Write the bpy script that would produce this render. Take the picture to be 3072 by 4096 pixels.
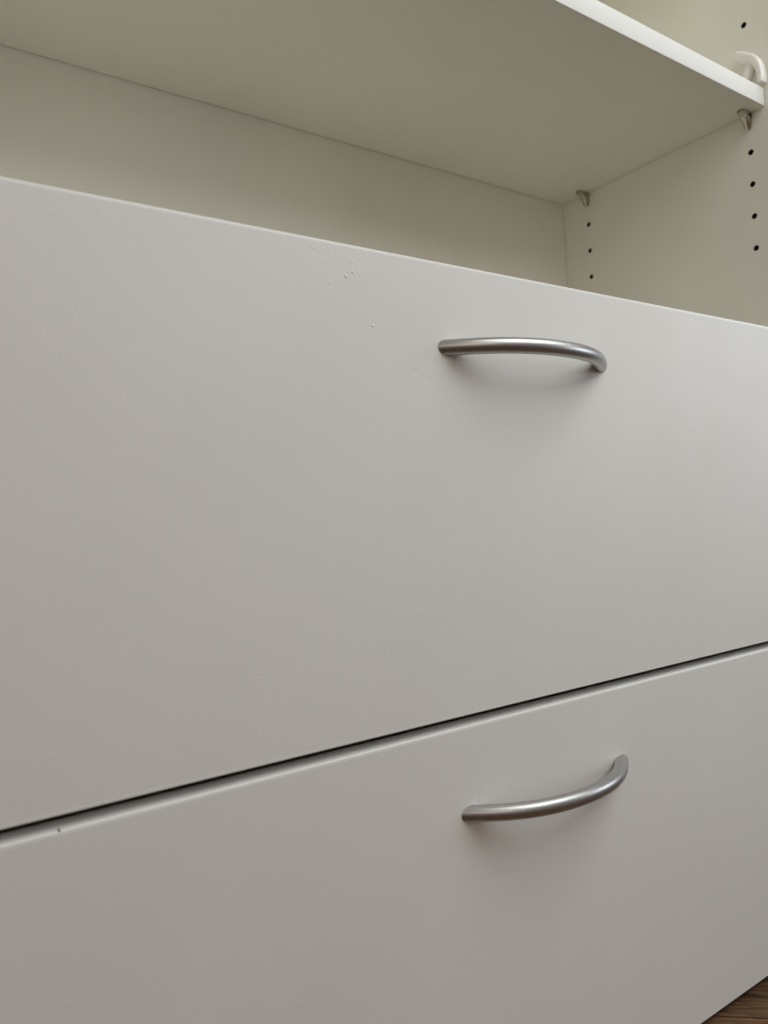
import bpy, bmesh, math, random
from mathutils import Vector, Matrix
random.seed(7)
for o in list(bpy.data.objects): bpy.data.objects.remove(o)
S = bpy.context.scene
COL = S.collection

# ------------------------------------------------------------------ camera
H = 0.579                      # height of the upper drawer's top edge above the floor
CAM = Vector((-0.74097, -0.36638, -0.16141 + H))
YAW, PIT, ROL = 0.603385, 0.011966, -0.050121
fw = Vector((math.sin(YAW) * math.cos(PIT), math.cos(YAW) * math.cos(PIT), math.sin(PIT)))
r0 = Vector((math.cos(YAW), -math.sin(YAW), 0)); u0 = r0.cross(fw)
rr = r0 * math.cos(ROL) + u0 * math.sin(ROL); uu = -r0 * math.sin(ROL) + u0 * math.cos(ROL)
cd = bpy.data.cameras.new('camera'); cam = bpy.data.objects.new('camera', cd); COL.objects.link(cam)
cam.matrix_world = Matrix(((rr.x, uu.x, -fw.x, CAM.x), (rr.y, uu.y, -fw.y, CAM.y), (rr.z, uu.z, -fw.z, CAM.z), (0, 0, 0, 1)))
cd.sensor_fit = 'VERTICAL'; cd.sensor_height = 36; cd.lens = 3020.8 / 4096 * 36
cd.clip_start = 0.01; cd.clip_end = 100
cd.dof.use_dof = True; cd.dof.focus_distance = 0.56; cd.dof.aperture_fstop = 9
S.camera = cam
S.render.resolution_x = 768; S.render.resolution_y = 1024

# ------------------------------------------------------------------ world, lamps, exposure
w = bpy.data.worlds.new('World'); S.world = w; w.use_nodes = True
bg = w.node_tree.nodes['Background']; bg.inputs[0].default_value = (1.0, 0.845, 0.775, 1); bg.inputs[1].default_value = 0.222
def area(name, loc, target, sx, sy, power, col):
    l = bpy.data.lights.new(name, 'AREA'); l.shape = 'RECTANGLE'; l.size = sx; l.size_y = sy
    l.energy = power; l.color = col
    o = bpy.data.objects.new(name, l); COL.objects.link(o); o.location = loc
    o.rotation_euler = (Vector(target) - Vector(loc)).to_track_quat('-Z', 'Y').to_euler()
    return o
area('window_light', (0.03, -0.66, 1.32), (-0.1, 0.0, 0.50), 1.1, 0.75, 8.6, (0.93, 0.99, 0.965))
area('room_light', (-0.95, -1.15, 0.98), (-0.2, 0.0, 0.45), 0.6, 0.6, 1.5, (1.0, 0.88, 0.74))
area('side_window_light', (1.80, -1.05, 0.90), (-0.2, 0.0, 0.45), 0.8, 0.7, 8.0, (0.80, 0.90, 1.0))
S.view_settings.view_transform = 'Standard'; S.view_settings.look = 'None'
S.view_settings.exposure = 0.0; S.view_settings.gamma = 1.0
S.view_settings.use_curve_mapping = False
S.cycles.max_bounces = 12; S.cycles.diffuse_bounces = 8

# ------------------------------------------------------------------ helpers
def tag(o, label=None, cat=None, group=None, kind=None):
    if label: o['label'] = label
    if cat: o['category'] = cat
    if group: o['group'] = group
    if kind: o['kind'] = kind
    return o
def empty(name, loc, label, cat, group=None):
    o = bpy.data.objects.new(name, None); COL.objects.link(o); o.location = loc; o.empty_display_size = 0.02
    return tag(o, label, cat, group)
def link(name, bm, mat, parent=None, smooth=False, angle=None):
    bmesh.ops.recalc_face_normals(bm, faces=bm.faces)
    me = bpy.data.meshes.new(name); bm.to_mesh(me); bm.free()
    me.materials.append(mat)
    if smooth:
        for p in me.polygons: p.use_smooth = True
        if angle: me.set_sharp_from_angle(angle=angle)
    o = bpy.data.objects.new(name, me); COL.objects.link(o)
    if parent:
        o.parent = parent; o.location = -Vector(parent.location)      # meshes are written in scene coordinates
    return o
def child(name, bm, mat, parent, root, smooth=False, angle=None):
    """mesh in scene coordinates, parent may itself be offset by -root location"""
    o = link(name, bm, mat, None, smooth, angle)
    o.parent = parent
    o.location = -Vector(root.location) if parent is root else (0, 0, 0)
    return o
def box(bm, x0, x1, y0, y1, z0, z1, bev=0.0, seg=3, edges=None):
    vs = [bm.verts.new((x, y, z)) for x in (x0, x1) for y in (y0, y1) for z in (z0, z1)]
    v = lambda i, j, k: vs[i * 4 + j * 2 + k]
    fs = [bm.faces.new(f) for f in (
        (v(0,0,0), v(0,0,1), v(0,1,1), v(0,1,0)), (v(1,0,0), v(1,1,0), v(1,1,1), v(1,0,1)),
        (v(0,0,0), v(1,0,0), v(1,0,1), v(0,0,1)), (v(0,1,0), v(0,1,1), v(1,1,1), v(1,1,0)),
        (v(0,0,0), v(0,1,0), v(1,1,0), v(1,0,0)), (v(0,0,1), v(1,0,1), v(1,1,1), v(0,1,1)))]
    if bev:
        es = {e for f in fs for e in f.edges}
        if edges: es = {e for e in es if edges(e)}
        bmesh.ops.bevel(bm, geom=list(es), offset=bev, segments=seg, profile=0.5, affect='EDGES')
    return bm
def extrude_profile(bm, pts, axis_pt):
    """closed polygon pts -> prism; axis_pt(p, t) gives the 3D point for t = 0 / 1"""
    a = [bm.verts.new(axis_pt(p, 0)) for p in pts]; b = [bm.verts.new(axis_pt(p, 1)) for p in pts]
    n = len(pts)
    bm.faces.new(a); bm.faces.new(b[::-1])
    for i in range(n): bm.faces.new((a[i], a[(i+1) % n], b[(i+1) % n], b[i]))
def ribbon(path, half):
    """closed outline round a 2D path with half-widths"""
    L, R = [], []
    for i, p in enumerate(path):
        a = path[max(i-1, 0)]; b = path[min(i+1, len(path)-1)]
        d = Vector((b[0]-a[0], b[1]-a[1])).normalized(); n = Vector((-d.y, d.x))
        h = half[i] if isinstance(half, (list, tuple)) else half
        L.append((p[0]+n.x*h, p[1]+n.y*h)); R.append((p[0]-n.x*h, p[1]-n.y*h))
    return L + R[::-1]
def catmull(pts, k=8):
    out = []
    P = [pts[0]] + list(pts) + [pts[-1]]
    for i in range(1, len(P)-2):
        for j in range(k):
            t = j / k
            out.append(tuple(0.5*((2*P[i][d]) + (-P[i-1][d]+P[i+1][d])*t + (2*P[i-1][d]-5*P[i][d]+4*P[i+1][d]-P[i+2][d])*t*t
                       + (-P[i-1][d]+3*P[i][d]-3*P[i+1][d]+P[i+2][d])*t**3) for d in range(len(pts[0]))))
    out.append(tuple(pts[-1]))
    return out

# ------------------------------------------------------------------ materials
def mat(name):
    m = bpy.data.materials.new(name); m.use_nodes = True
    nt = m.node_tree; b = nt.nodes['Principled BSDF']
    return m, nt, b
def noise(nt, scale, detail=3, rough=0.5, vec=None, coord='Object'):
    n = nt.nodes.new('ShaderNodeTexNoise'); n.inputs['Scale'].default_value = scale
    n.inputs['Detail'].default_value = detail; n.inputs['Roughness'].default_value = rough
    if vec is None:
        tc = nt.nodes.new('ShaderNodeTexCoord'); vec = tc.outputs[coord]
    nt.links.new(vec, n.inputs['Vector'])
    return n
def mapped(nt, scale, rot=(0, 0, 0), coord='Object'):
    tc = nt.nodes.new('ShaderNodeTexCoord'); mp = nt.nodes.new('ShaderNodeMapping')
    mp.inputs['Scale'].default_value = scale; mp.inputs['Rotation'].default_value = rot
    nt.links.new(tc.outputs[coord], mp.inputs[0]); return mp.outputs[0]
def ramp(nt, fac, stops):
    r = nt.nodes.new('ShaderNodeValToRGB'); e = r.color_ramp.elements
    while len(e) < len(stops): e.new(0.5)
    for i, (p, c) in enumerate(stops): e[i].position = p; e[i].color = (*c, 1)
    nt.links.new(fac, r.inputs[0]); return r
def bump(nt, b, h, strength, dist):
    n = nt.nodes.new('ShaderNodeBump'); n.inputs['Strength'].default_value = strength; n.inputs['Distance'].default_value = dist
    nt.links.new(h, n.inputs['Height']); nt.links.new(n.outputs[0], b.inputs['Normal']); return n
def laminate(name, c, rough, bstr, grain=900):
    m, nt, b = mat(name)
    n1 = noise(nt, 6, 4, 0.6)
    k = 0.03
    r = ramp(nt, n1.outputs['Fac'], [(0.3, tuple(x*(1-k) for x in c)), (0.7, tuple(min(1, x*(1+k*0.6)) for x in c))])
    nt.links.new(r.outputs[0], b.inputs['Base Color'])
    sm = noise(nt, 9, 5, 0.7); mr = nt.nodes.new('ShaderNodeMapRange'); nt.links.new(sm.outputs['Fac'], mr.inputs[0])
    mr.inputs[1].default_value = 0.35; mr.inputs[2].default_value = 0.7; mr.inputs[3].default_value = rough-0.06; mr.inputs[4].default_value = rough+0.06
    nt.links.new(mr.outputs[0], b.inputs['Roughness'])
    b.inputs['Specular IOR Level'].default_value = 0.35
    # fine pebbled press-plate grain, a little longer across than up
    g = noise(nt, 1, 3, 0.55, mapped(nt, (grain*0.55, grain*0.55, grain)))
    g2 = noise(nt, 60, 2, 0.5)
    mx = nt.nodes.new('ShaderNodeMath'); mx.operation = 'MULTIPLY_ADD'
    nt.links.new(g2.outputs['Fac'], mx.inputs[0]); mx.inputs[1].default_value = 0.5; nt.links.new(g.outputs['Fac'], mx.inputs[2])
    bump(nt, b, mx.outputs[0], bstr, 0.0004)
    return m
M_FRONT = laminate('white_melamine_front', (0.83, 0.82, 0.80), 0.5, 0.30)
M_CARC = laminate('white_melamine_carcass', (0.89, 0.879, 0.812), 0.5, 0.22, 1100)
M_EDGE = laminate('white_edge_band', (0.92, 0.92, 0.905), 0.32, 0.05)
def metal(name, c, rough, grain):
    m, nt, b = mat(name)
    n1 = noise(nt, grain, 2, 0.6)
    r = ramp(nt, n1.outputs['Fac'], [(0.3, tuple(x*0.93 for x in c)), (0.7, c)])
    nt.links.new(r.outputs[0], b.inputs['Base Color'])
    b.inputs['Metallic'].default_value = 1; b.inputs['Roughness'].default_value = rough
    bump(nt, b, noise(nt, grain*2, 2).outputs['Fac'], 0.12, 0.0002 if grain > 500 else 0.00001)
    return m
M_HANDLE = metal('satin_nickel', (0.50, 0.495, 0.485), 0.36, 1500)
M_CLIP = metal('nickel_plated_steel', (0.56, 0.52, 0.45), 0.17, 60)
m, nt, b = mat('milky_plastic'); M_PLAST = m
b.inputs['Base Color'].default_value = (0.93, 0.90, 0.885, 1); b.inputs['Roughness'].default_value = 0.38
b.inputs['Subsurface Weight'].default_value = 0.3; b.inputs['Subsurface Radius'].default_value = (0.004, 0.0035, 0.003); b.inputs['Subsurface Scale'].default_value = 1.0
bump(nt, b, noise(nt, 300, 2).outputs['Fac'], 0.08, 0.0003)
m, nt, b = mat('raw_chipboard'); M_CHIP = m
r = ramp(nt, noise(nt, 900, 4).outputs['Fac'], [(0.3, (0.24, 0.19, 0.14)), (0.7, (0.42, 0.35, 0.27))])
nt.links.new(r.outputs[0], b.inputs['Base Color']); b.inputs['Roughness'].default_value = 0.9
m, nt, b = mat('shaded_bore'); M_BORE = m
r = ramp(nt, noise(nt, 900, 4).outputs['Fac'], [(0.3, (0.02, 0.016, 0.012)), (0.7, (0.07, 0.05, 0.035))])  # chipboard bore with the shade inside the hole put into its colour
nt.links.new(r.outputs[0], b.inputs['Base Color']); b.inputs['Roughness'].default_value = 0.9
m, nt, b = mat('dirt_speck'); M_DIRT = m
r = ramp(nt, noise(nt, 1500, 2).outputs['Fac'], [(0.3, (0.03, 0.025, 0.02)), (0.7, (0.08, 0.06, 0.05))])
nt.links.new(r.outputs[0], b.inputs['Base Color']); b.inputs['Roughness'].default_value = 0.8
m, nt, b = mat('dried_splash'); M_SPL = m
r = ramp(nt, noise(nt, 700, 2).outputs['Fac'], [(0.3, (0.90, 0.90, 0.88)), (0.7, (0.94, 0.94, 0.93))])
nt.links.new(r.outputs[0], b.inputs['Base Color']); b.inputs['Roughness'].default_value = 0.18
# brown oak plank
m, nt, b = mat('brown_oak'); M_WOOD = m
v = mapped(nt, (3.0, 45, 45))
n1 = noise(nt, 3.0, 8, 0.65, v); n2 = noise(nt, 14, 6, 0.7, v)
n1.inputs['Distortion'].default_value = 0.6
mx = nt.nodes.new('ShaderNodeMix'); mx.data_type = 'FLOAT'; mx.inputs[0].default_value = 0.4
nt.links.new(n1.outputs['Fac'], mx.inputs[2]); nt.links.new(n2.outputs['Fac'], mx.inputs[3])
r = ramp(nt, mx.outputs[0], [(0.36, (0.030, 0.015, 0.008)), (0.47, (0.125, 0.068, 0.034)), (0.60, (0.27, 0.155, 0.078))])
oi = nt.nodes.new('ShaderNodeObjectInfo'); hs = nt.nodes.new('ShaderNodeHueSaturation')
mr = nt.nodes.new('ShaderNodeMapRange'); nt.links.new(oi.outputs['Random'], mr.inputs[0]); mr.inputs[3].default_value = 0.65; mr.inputs[4].default_value = 1.0
nt.links.new(mr.outputs[0], hs.inputs['Value']); nt.links.new(r.outputs[0], hs.inputs['Color'])
nt.links.new(hs.outputs[0], b.inputs['Base Color']); b.inputs['Roughness'].default_value = 0.55; b.inputs['Specular IOR Level'].default_value = 0.2
bump(nt, b, mx.outputs[0], 0.6, 0.0008)
m, nt, b = mat('subfloor'); M_SUB = m
r = ramp(nt, noise(nt, 40, 3).outputs['Fac'], [(0.3, (0.02, 0.014, 0.01)), (0.7, (0.04, 0.03, 0.02))])
nt.links.new(r.outputs[0], b.inputs['Base Color']); b.inputs['Roughness'].default_value = 0.9

# ------------------------------------------------------------------ floor: planks laid on the diagonal
bm = bmesh.new(); box(bm, -2.2, 1.6, -2.4, 0.9, -0.030, -0.0105)
floor = tag(link('floor', bm, M_SUB), kind='structure')
PW, PL = 0.13, 1.25
bm = bmesh.new(); box(bm, 0, PL-0.0016, 0, PW-0.0016, -0.010, 0.0, 0.0004, 1, lambda e: all(v.co.z > -0.001 for v in e.verts))
bmesh.ops.recalc_face_normals(bm, faces=bm.faces)
pm = bpy.data.meshes.new('plank'); bm.to_mesh(pm); bm.free(); pm.materials.append(M_WOOD)
ang = math.radians(-44.5)
ud = Vector((math.cos(ang), math.sin(ang), 0)); vd = Vector((-ud.y, ud.x, 0))
J = Vector((-0.180, 0.0045, 0))                       # a point on the joint seen at the bottom right
for i in range(-10, 11):
    for k in range(-2, 3):
        p = J + vd*(i*PW) + ud*(k*PL + (i % 3)*0.41 - 0.62)
        c = p + ud*PL/2 + vd*PW/2
        if -1.75 < c.x < 1.1 and -1.95 < c.y < 0.5:
            o = bpy.data.objects.new('plank', pm); COL.objects.link(o); o.parent = floor
            o.location = p; o.rotation_euler = (0, 0, ang)

# ------------------------------------------------------------------ cabinet carcass
WIN = 0.722                     # inside width: right side panel at x = 0, left one at x = -WIN
YB = 0.276; TH = 0.018; TOP = H + 0.46
PITCH = 0.032; ZH = H + 0.31561; YF, YR = 0.0330, 0.2380; HR = 0.0028
cab = empty('cabinet', (-WIN/2, YB/2, 0), 'white melamine cabinet carcass with rows of shelf pin holes inside', 'cabinet')
holes_z = [ZH + k*PITCH for k in range(6, -8, -1)]
def panel_with_holes(bm, xi, xo):
    """upright panel; its face at x = xi carries the two columns of drilled holes"""
    s = 0.006
    ys = [0.0005, YF-s, YF+s, YR-s, YR+s, YB+0.008]
    zs = [0.003]
    for z in sorted(holes_z): zs += [z-s, z+s]
    zs.append(TOP)
    V = {}
    def gv(i, j):
        if (i, j) not in V: V[(i, j)] = bm.verts.new((xi, ys[i], zs[j]))
        return V[(i, j)]
    for i in range(len(ys)-1):
        for j in range(len(zs)-1):
            q = [gv(i, j), gv(i+1, j), gv(i+1, j+1), gv(i, j+1)]
            if i in (1, 3) and j % 2 == 1:
                cy = (ys[i]+ys[i+1])/2; cz = (zs[j]+zs[j+1])/2; n = 24
                # ring: 24 points on circle, joined to the square outline through its 4 corners
                ring = [bm.verts.new((xi, cy+HR*math.cos(2*math.pi*a/n-0.75*math.pi), cz+HR*math.sin(2*math.pi*a/n-0.75*math.pi))) for a in range(n)]
                for c in range(4):
                    arc = [ring[(c*6+t) % n] for t in range(7)]
                    bm.faces.new([q[c], q[(c+1) % 4]] + arc[::-1])
            else: bm.faces.new(q)
    ny, nz = len(ys)-1, len(zs)-1
    a = [(0, 0), (ny, 0), (ny, nz), (0, nz)]
    out = [bm.verts.new((xo, ys[i], zs[j])) for i, j in a]
    bm.faces.new(out)
    # rim faces
    bm.faces.new([gv(i, 0) for i in range(ny+1)] + [out[1], out[0]])
    bm.faces.new([gv(i, nz) for i in range(ny+1)] + [out[2], out[3]])
    bm.faces.new([gv(0, j) for j in range(nz+1)] + [out[3], out[0]])
    bm.faces.new([gv(ny, j) for j in range(nz+1)] + [out[2], out[1]])
bm = bmesh.new(); panel_with_holes(bm, 0.0, TH)
side = child('side_panel', bm, M_CARC, cab, cab)
bm = bmesh.new()                                       # drilled hole: tube with a bottom, its inner shade painted near-black
n = 20; D = 0.0125
a = [bm.verts.new((0.00015, HR*1.002*math.cos(2*math.pi*i/n), HR*1.002*math.sin(2*math.pi*i/n))) for i in range(n)]
b2 = [bm.verts.new((D, HR*math.cos(2*math.pi*i/n), HR*math.sin(2*math.pi*i/n))) for i in range(n)]
for i in range(n): bm.faces.new((a[i], a[(i+1) % n], b2[(i+1) % n], b2[i]))
bm.faces.new(b2)
hm = bpy.data.meshes.new('pin_hole'); bm.to_mesh(hm); bm.free(); hm.materials.append(M_BORE)
for z in holes_z:
    for y in (YF, YR):
        o = bpy.data.objects.new('pin_hole', hm); COL.objects.link(o); o.parent = side; o.location = (0, y, z)
bm = bmesh.new(); box(bm, -WIN-TH, -WIN, 0.0005, YB+0.008, 0.003, TOP, 0.0008, 2); child('side_panel', bm, M_CARC, cab, cab)
bm = bmesh.new(); box(bm, -WIN+0.0004, -0.0004, YB, YB+0.0075, 0.06, TOP-0.0005); child('back_panel', bm, M_CARC, cab, cab)
bm = bmesh.new(); box(bm, -WIN+0.0003, -0.0003, 0.002, YB-0.0003, TOP-0.019, TOP-0.001, 0.0008, 2); child('top_panel', bm, M_CARC, cab, cab)  # out of view; set low to shade the space above the shelf
bm = bmesh.new(); box(bm, -WIN+0.0003, -0.0003, 0.055, 0.071, 0.003, 0.058); child('plinth', bm, M_CARC, cab, cab)

# ------------------------------------------------------------------ drawers
ZG1, ZG2, ZB = H-0.28615, H-0.29287, H-0.57252
def handle_mesh(xc, zc):
    a, rz, ry, N, K = 0.0732, 0.0052, 0.0050, 84, 32
    pts = []
    for i in range(N+1):
        t = -1.16 + 2.32*i/N
        pts.append(Vector((a*t, -(0.02760 - 0.02106*t**2 - 0.01079*t**4 + 0.00425*t**6))))
    bm = bmesh.new(); rings = []
    for i, p in enumerate(pts):
        d = (pts[min(i+1, N)]-pts[max(i-1, 0)]).normalized(); nn = Vector((-d.y, d.x))
        rings.append([bm.verts.new((xc+p.x+nn.x*ry*math.cos(q), p.y+nn.y*ry*math.cos(q), zc+rz*math.sin(q)))
                      for q in [2*math.pi*k/K for k in range(K)]])
    for i in range(N):
        for k in range(K): bm.faces.new((rings[i][k], rings[i][(k+1) % K], rings[i+1][(k+1) % K], rings[i+1][k]))
    geom = list(bm.verts)+list(bm.edges)+list(bm.faces)
    res = bmesh.ops.bisect_plane(bm, geom=geom, plane_co=(0, -0.00025, 0), plane_no=(0, 1, 0), clear_outer=True, dist=1e-7)
    bmesh.ops.holes_fill(bm, edges=[e for e in bm.edges if e.is_boundary], sides=0)
    return bm
def drawer(label, z0, z1, hx, hz, hlabel):
    root = empty('drawer', (-WIN/2, 0.10, z0), label, 'drawer', 'drawers of the white cabinet')
    bm = bmesh.new(); box(bm, -WIN+0.0018, -0.0018, 0.0, 0.016, z0+0.002, z1-0.002)
    fp = child('front_panel', bm, M_FRONT, root, root)
    for za, zb_, zo, rad in ((z1-0.002, z1, z1, 0.0008), (z0, z0+0.002, z0, 0.0007)):            # 2 mm edging, outer corners rounded over
        bm = bmesh.new(); box(bm, -WIN+0.0018, -0.0018, 0.0, 0.016, za, zb_, rad, 5, lambda e: all(abs(v.co.z-zo) < 1e-6 for v in e.verts) and abs(e.verts[0].co.x-e.verts[1].co.x) > 0.1)
        child('edge_band', bm, M_EDGE, fp, root, True, math.radians(35))
    hd = child('handle', handle_mesh(hx, hz), M_HANDLE, root, root, True, math.radians(50))
    zb0, zb1 = z0+0.02, z1-0.05
    for x in (-WIN+0.014, -0.026):
        bm = bmesh.new(); box(bm, x, x+0.012, 0.0163, YB-0.02, zb0, zb1); child('drawer_side', bm, M_CARC, root, root)
    bm = bmesh.new(); box(bm, -WIN+0.0264, -0.0264, YB-0.032, YB-0.02, zb0, zb1); child('drawer_back', bm, M_CARC, root, root)
    bm = bmesh.new(); box(bm, -WIN+0.0264, -0.0264, 0.0163, YB-0.0323, zb0, zb0+0.006); child('drawer_base', bm, M_CARC, root, root)
    return root, fp
dr1, fp1 = drawer('upper white drawer with splash marks, directly below the open shelf compartment', ZG1, H, -0.36054, H-0.0540, None)
dr2, fp2 = drawer('lower white drawer just above the brown wood floor', ZB, ZG2, -0.36080, H-0.34732, None)

# dried splashes, scratch and specks on the fronts (positions in metres on the front)
def blob(bm, x, z, rx, rz, h, rot, K=9):
    c, s = math.cos(rot), math.sin(rot)
    rings = []
    for f, hh, dz in ((1.0, 0.0, 0.0), (0.72, 0.62, 0.22), (0.35, 1.0, 0.50)):        # crest sits low: long face up, short lip below
        rings.append([(x+c*rx*f*math.cos(q)*j-s*rz*f*math.sin(q)*j, z+s*rx*f*math.cos(q)*j+c*rz*f*math.sin(q)*j-dz*rz, hh)
                      for q, j in [(2*math.pi*k/K, JIT[k]) for k in range(K)]])
    R = [[bm.verts.new((p[0], 0.0001-h*p[2]-0.0000, p[1])) for p in r] for r in rings]
    for a in range(2):
        for k in range(K): bm.faces.new((R[a][k], R[a][(k+1) % K], R[a+1][(k+1) % K], R[a+1][k]))
    bm.faces.new(R[2]); bm.faces.new(R[0][::-1])
def at(px, py, y=0.0):
    d = fw*3020.8 + rr*(px-1536) + uu*(2048-py); t = (y-CAM.y)/d.y
    return CAM + d*t
spl = [(490,268,1.2),(415,282,.8),(355,282,.8),(615,280,.7),(375,372,1.2),(620,348,1.1),(655,372,1.7),(735,360,1.0),(455,382,.7),(515,352,.8),
       (450,325,.7),(600,520,2.1),(665,480,1.6),(630,480,1.0),(740,522,1.2),(850,525,.9),(435,590,1.4),(410,585,.8),(715,575,1.1),(785,605,.7),
       (590,460,.8),(655,410,.9),(700,410,.8),(938,625,.6),(875,1025,2.0),(820,990,.7),(935,1068,.9),(1095,1252,.6),(240,228,.9),(480,300,.6),
       (560,400,.6),(530,430,.6),(690,455,.9),(500,560,.6),(760,480,.6),(640,555,.6),(1120,1360,.6),(1095,1355,.5)]
bm = bmesh.new()
for cx, cy, s in spl:
    JIT = [random.uniform(0.7, 1.3) for _ in range(9)]
    p = at(1150+cx*0.3918, 900+cy*0.3918)
    blob(bm, p.x, p.z, 0.00050*s*random.uniform(0.8, 1.5), 0.00050*s*random.uniform(0.6, 1.1), 0.00025*s, random.uniform(-0.9, 0.3))
for _ in range(90):                                                    # finer spray between the drops
    JIT = [random.uniform(0.7, 1.3) for _ in range(9)]
    p = at(1150+random.gauss(590, 150)*0.3918, 900+random.gauss(450, 130)*0.3918)
    k = random.uniform(0.6, 1.3); blob(bm, p.x, p.z, 0.0004*k, 0.00028*k, 0.00013*k, random.uniform(-1, 0.4))
tag(child('dried_splash', bm, M_SPL, fp1, dr1, True), 'cluster of small dried white splashes', kind='stuff')
def scratch(pts, wid, h):
    bm = bmesh.new()
    P3 = [at(*p) for p in pts]
    line = ribbon([(p.x, p.z) for p in P3], [wid*(0.25 if i in (0, len(P3)-1) else 1) for i in range(len(P3))])
    extrude_profile(bm, line, lambda p, t: (p[0], 0.0001 if t else -h, p[1]))
    return bm
S4 = lambda a, b_: (1150+a*0.3918, 900+b_*0.3918)
child('scratch', scratch([S4(1150,1385), S4(1240,1432), S4(1320,1480), S4(1400,1528), S4(1460,1572)], 0.00012, 0.00007), M_SPL, fp1, dr1)
child('scratch', scratch([S4(200,212), S4(250,232), S4(300,255), S4(345,276)], 0.00014, 0.0001), M_SPL, fp1, dr1)
def speck(px, py, s, parent, root):
    global JIT
    JIT = [random.uniform(0.7, 1.3) for _ in range(9)]
    bm = bmesh.new(); p = at(px, py); blob(bm, p.x, p.z, 0.0005*s, 0.0004*s, 0.00012, random.uniform(0, 3)); child('speck', bm, M_DIRT, parent, root)
speck(1464.6, 1168.8, 0.9, fp1, dr1); speck(1441, 1270, .55, fp1, dr1); speck(220, 861, .7, fp1, dr1); speck(1930, 1863, .7, fp1, dr1); speck(1712, 2640, .4, fp1, dr1)
speck(1545, 3322, .7, fp2, dr2); speck(1985, 2918, .6, fp2, dr2)
# nick in the top edge of the lower front
bm = bmesh.new(); p = at(238, 3318)
pts = [(p.x-0.0006, -0.0006), (p.x-0.0002, -0.0009), (p.x+0.0003, -0.0006), (p.x+0.0005, 0.0), (p.x+0.0001, 0.0002), (p.x-0.0004, 0.0001)]
extrude_profile(bm, pts, lambda q, t: (q[0], 0.00008 if t == 0 else 0.0024, ZG2+q[1]+0.0003))
child('chipped_edge', bm, M_CHIP, fp2, dr2)
# hair-thin scratch above the lower handle's foot
bm = bmesh.new(); a_, b_ = at(1916, 3194), at(1915, 3213)
extrude_profile(bm, ribbon([(a_.x, a_.z), (b_.x, b_.z)], 0.00008), lambda q, t: (q[0], 0.0001 if t else -0.00005, q[1])); child('scratch', bm, M_DIRT, fp2, dr2)

# ------------------------------------------------------------------ shelf
ZS = H + 0.22573; ST = 0.0182; YS = 0.01623
sh = empty('shelf', (-WIN/2, 0.14, ZS), 'white adjustable shelf board with bright front edge over the drawers', 'shelf')
bm = bmesh.new(); box(bm, -WIN+0.001, -0.0008, YS+0.0010, YB-0.001, ZS, ZS+ST); child('board', bm, M_CARC, sh, sh)
bm = bmesh.new(); box(bm, -WIN+0.001, -0.0008, YS, YS+0.0010, ZS+0.0001, ZS+ST-0.0001, 0.0006, 3, lambda e: all(v.co.y < YS+0.0005 for v in e.verts))
child('edge_band', bm, M_FRONT, sh, sh, True, math.radians(40))

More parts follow.
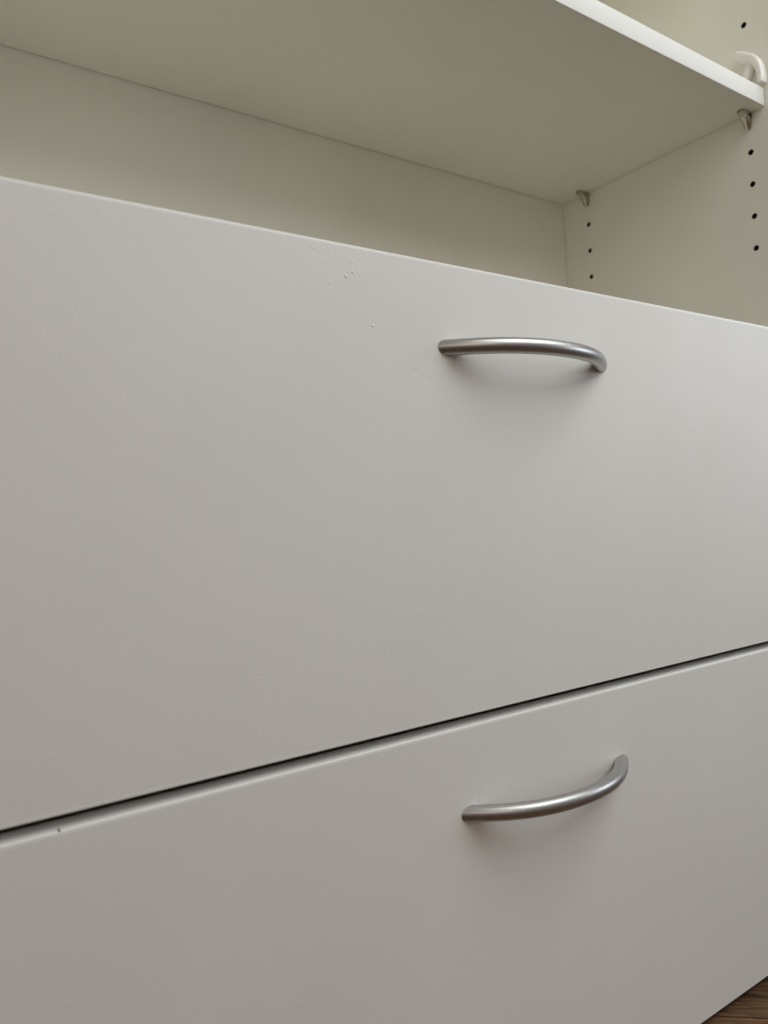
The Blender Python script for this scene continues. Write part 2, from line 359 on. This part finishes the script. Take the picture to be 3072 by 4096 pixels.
# ------------------------------------------------------------------ metal shelf supports in the pin holes
def support(y, label):
    z = ZS - 0.0002
    root = empty('shelf_support', (0, y, z), label, 'shelf support', 'metal supports under the shelf')
    w2 = 0.0036
    # wall plate: tapered tongue lying on the side panel
    bm = bmesh.new()
    prof = [(-w2, 0), (w2, 0), (w2*0.95, -0.006), (w2*0.62, -0.0125)] + [(w2*0.6*math.cos(q), -0.0135-w2*0.55*math.sin(q)) for q in [math.pi*k/8 for k in range(1, 8)]] + [(-w2*0.62, -0.0125), (-w2*0.95, -0.006)]
    extrude_profile(bm, prof, lambda p, t: (-0.0002 - 0.0013*t, y+p[0], z+p[1]))
    child('wall_plate', bm, M_CLIP, root, root)
    # pad under the board: rounded nose
    bm = bmesh.new()
    prof = [(0.0, -w2*1.05), (0.0, w2*1.05), (-0.008, w2*0.98)] + [(-0.0125-0.0040*math.sin(q), w2*0.92*math.cos(q)) for q in [math.pi*k/10 for k in range(0, 11)]] + [(-0.008, -w2*0.98)]
    extrude_profile(bm, prof, lambda p, t: (p[0]-0.0016, y+p[1], z-0.0012*t))
    child('pad', bm, M_CLIP, root, root)
    # brace: pressed strip sweeping from the nose down to the tip of the plate
    path = catmull([(-0.0163, -0.0022), (-0.0128, -0.0037), (-0.0098, -0.0058), (-0.0080, -0.0085), (-0.0064, -0.0118), (-0.0048, -0.0150), (-0.0036, -0.0164)], 6)
    bm = bmesh.new(); n = len(path); rows = []
    for i, (px, pz) in enumerate(path):
        a = path[max(i-1, 0)]; b_ = path[min(i+1, n-1)]; d = Vector((b_[0]-a[0], b_[1]-a[1])).normalized(); nn = Vector((-d.y, d.x))
        t = i/(n-1); ww = w2*(0.95-0.36*t)*(1.0 if t < 0.9 else 1.0-2.6*(t-0.9)); row = []
        for k in range(9):                                   # dished cross-section
            sy = -1+2*k/8; dish = 0.0006*(1-sy*sy)
            row.append((px-nn.x*dish, y+sy*ww, pz-nn.y*dish))
        rows.append([bm.verts.new((p[0], p[1], z+p[2])) for p in row] + [bm.verts.new((p[0]+nn.x*0.0011, p[1], z+p[2]+nn.y*0.0011)) for p in row[::-1]])
    K = 18
    for i in range(n-1):
        for k in range(K): bm.faces.new((rows[i][k], rows[i][(k+1) % K], rows[i+1][(k+1) % K], rows[i+1][k]))
    bm.faces.new(rows[0][::-1]); bm.faces.new(rows[-1])
    child('brace', bm, M_CLIP, root, root, True, math.radians(45))
    bm = bmesh.new(); K = 16; zc = ZH-3*PITCH
    a = [bm.verts.new((-0.0017, y+0.0024*math.cos(2*math.pi*k/K), zc+0.0024*math.sin(2*math.pi*k/K))) for k in range(K)]
    b_ = [bm.verts.new((0.009, y+0.0023*math.cos(2*math.pi*k/K), zc+0.0023*math.sin(2*math.pi*k/K))) for k in range(K)]
    for k in range(K): bm.faces.new((a[k], a[(k+1) % K], b_[(k+1) % K], b_[k]))
    bm.faces.new(a); bm.faces.new(b_); child('pin', bm, M_CLIP, root, root, True, math.radians(40))
support(YF, 'front metal shelf support under the shelf corner nearest the cabinet opening')
support(YR, 'rear metal shelf support under the shelf beside the back panel')

# ------------------------------------------------------------------ milky plastic bracket above the shelf's front corner
z0 = ZS+ST
br = empty('plastic_bracket', (0, 0.014, z0), 'milky white plastic bracket on the side panel above the shelf front corner', 'bracket')
def sweep(name, pts, x0, x1):
    path = catmull(pts, 8); n = len(path); bm = bmesh.new(); rows = []
    for i, p in enumerate(path):                              # rounded-rectangle section swept along the path (y, z, half width)
        a = path[max(i-1, 0)]; b_ = path[min(i+1, n-1)]
        d = Vector((b_[0]-a[0], b_[1]-a[1])).normalized(); nn = Vector((-d.y, d.x)); row = []
        hx = (x1-x0)/2; k = 1.0 if 0 < i < n-1 else 0.8
        for q in [2*math.pi*(j+0.5)/20 for j in range(20)]:
            cx = math.copysign(abs(math.cos(q))**0.45, math.cos(q)); cw = math.copysign(abs(math.sin(q))**0.45, math.sin(q))
            row.append(bm.verts.new(((x0+x1)/2+hx*k*cx, p[0]+nn.x*p[2]*k*cw, H+p[1]+nn.y*p[2]*k*cw)))
        rows.append(row)
    for i in range(n-1):
        for j in range(20): bm.faces.new((rows[i][j], rows[i][(j+1) % 20], rows[i+1][(j+1) % 20], rows[i+1][j]))
    bm.faces.new(rows[0]); bm.faces.new(rows[-1][::-1])
    return child(name, bm, M_PLAST, br, br, True, math.radians(60))
sweep('arm', [(0.0388, 0.2848, .0044), (0.0345, 0.2818, .0048), (0.0285, 0.2776, .0048), (0.0228, 0.2732, .0044), (0.0180, 0.2668, .0036), (0.0157, 0.2590, .0031), (0.0150, 0.2520, .0029), (0.0153, 0.2465, .0026)], -0.0110, -0.0003)
sweep('strut', [(0.0245, 0.2735, .0042), (0.0262, 0.2680, .0040), (0.0300, 0.2600, .0037), (0.0350, 0.2515, .0035), (0.0382, 0.2466, .0035)], -0.0090, -0.0012)
bm = bmesh.new(); K = 16
a = [bm.verts.new((-0.0010, YF+0.0024*math.cos(2*math.pi*k/K), ZH-PITCH+0.0024*math.sin(2*math.pi*k/K))) for k in range(K)]
b_ = [bm.verts.new((0.009, YF+0.0023*math.cos(2*math.pi*k/K), ZH-PITCH+0.0023*math.sin(2*math.pi*k/K))) for k in range(K)]
for k in range(K): bm.faces.new((a[k], a[(k+1) % K], b_[(k+1) % K], b_[k]))
bm.faces.new(a); bm.faces.new(b_); child('pin', bm, M_PLAST, br, br, True, math.radians(40))
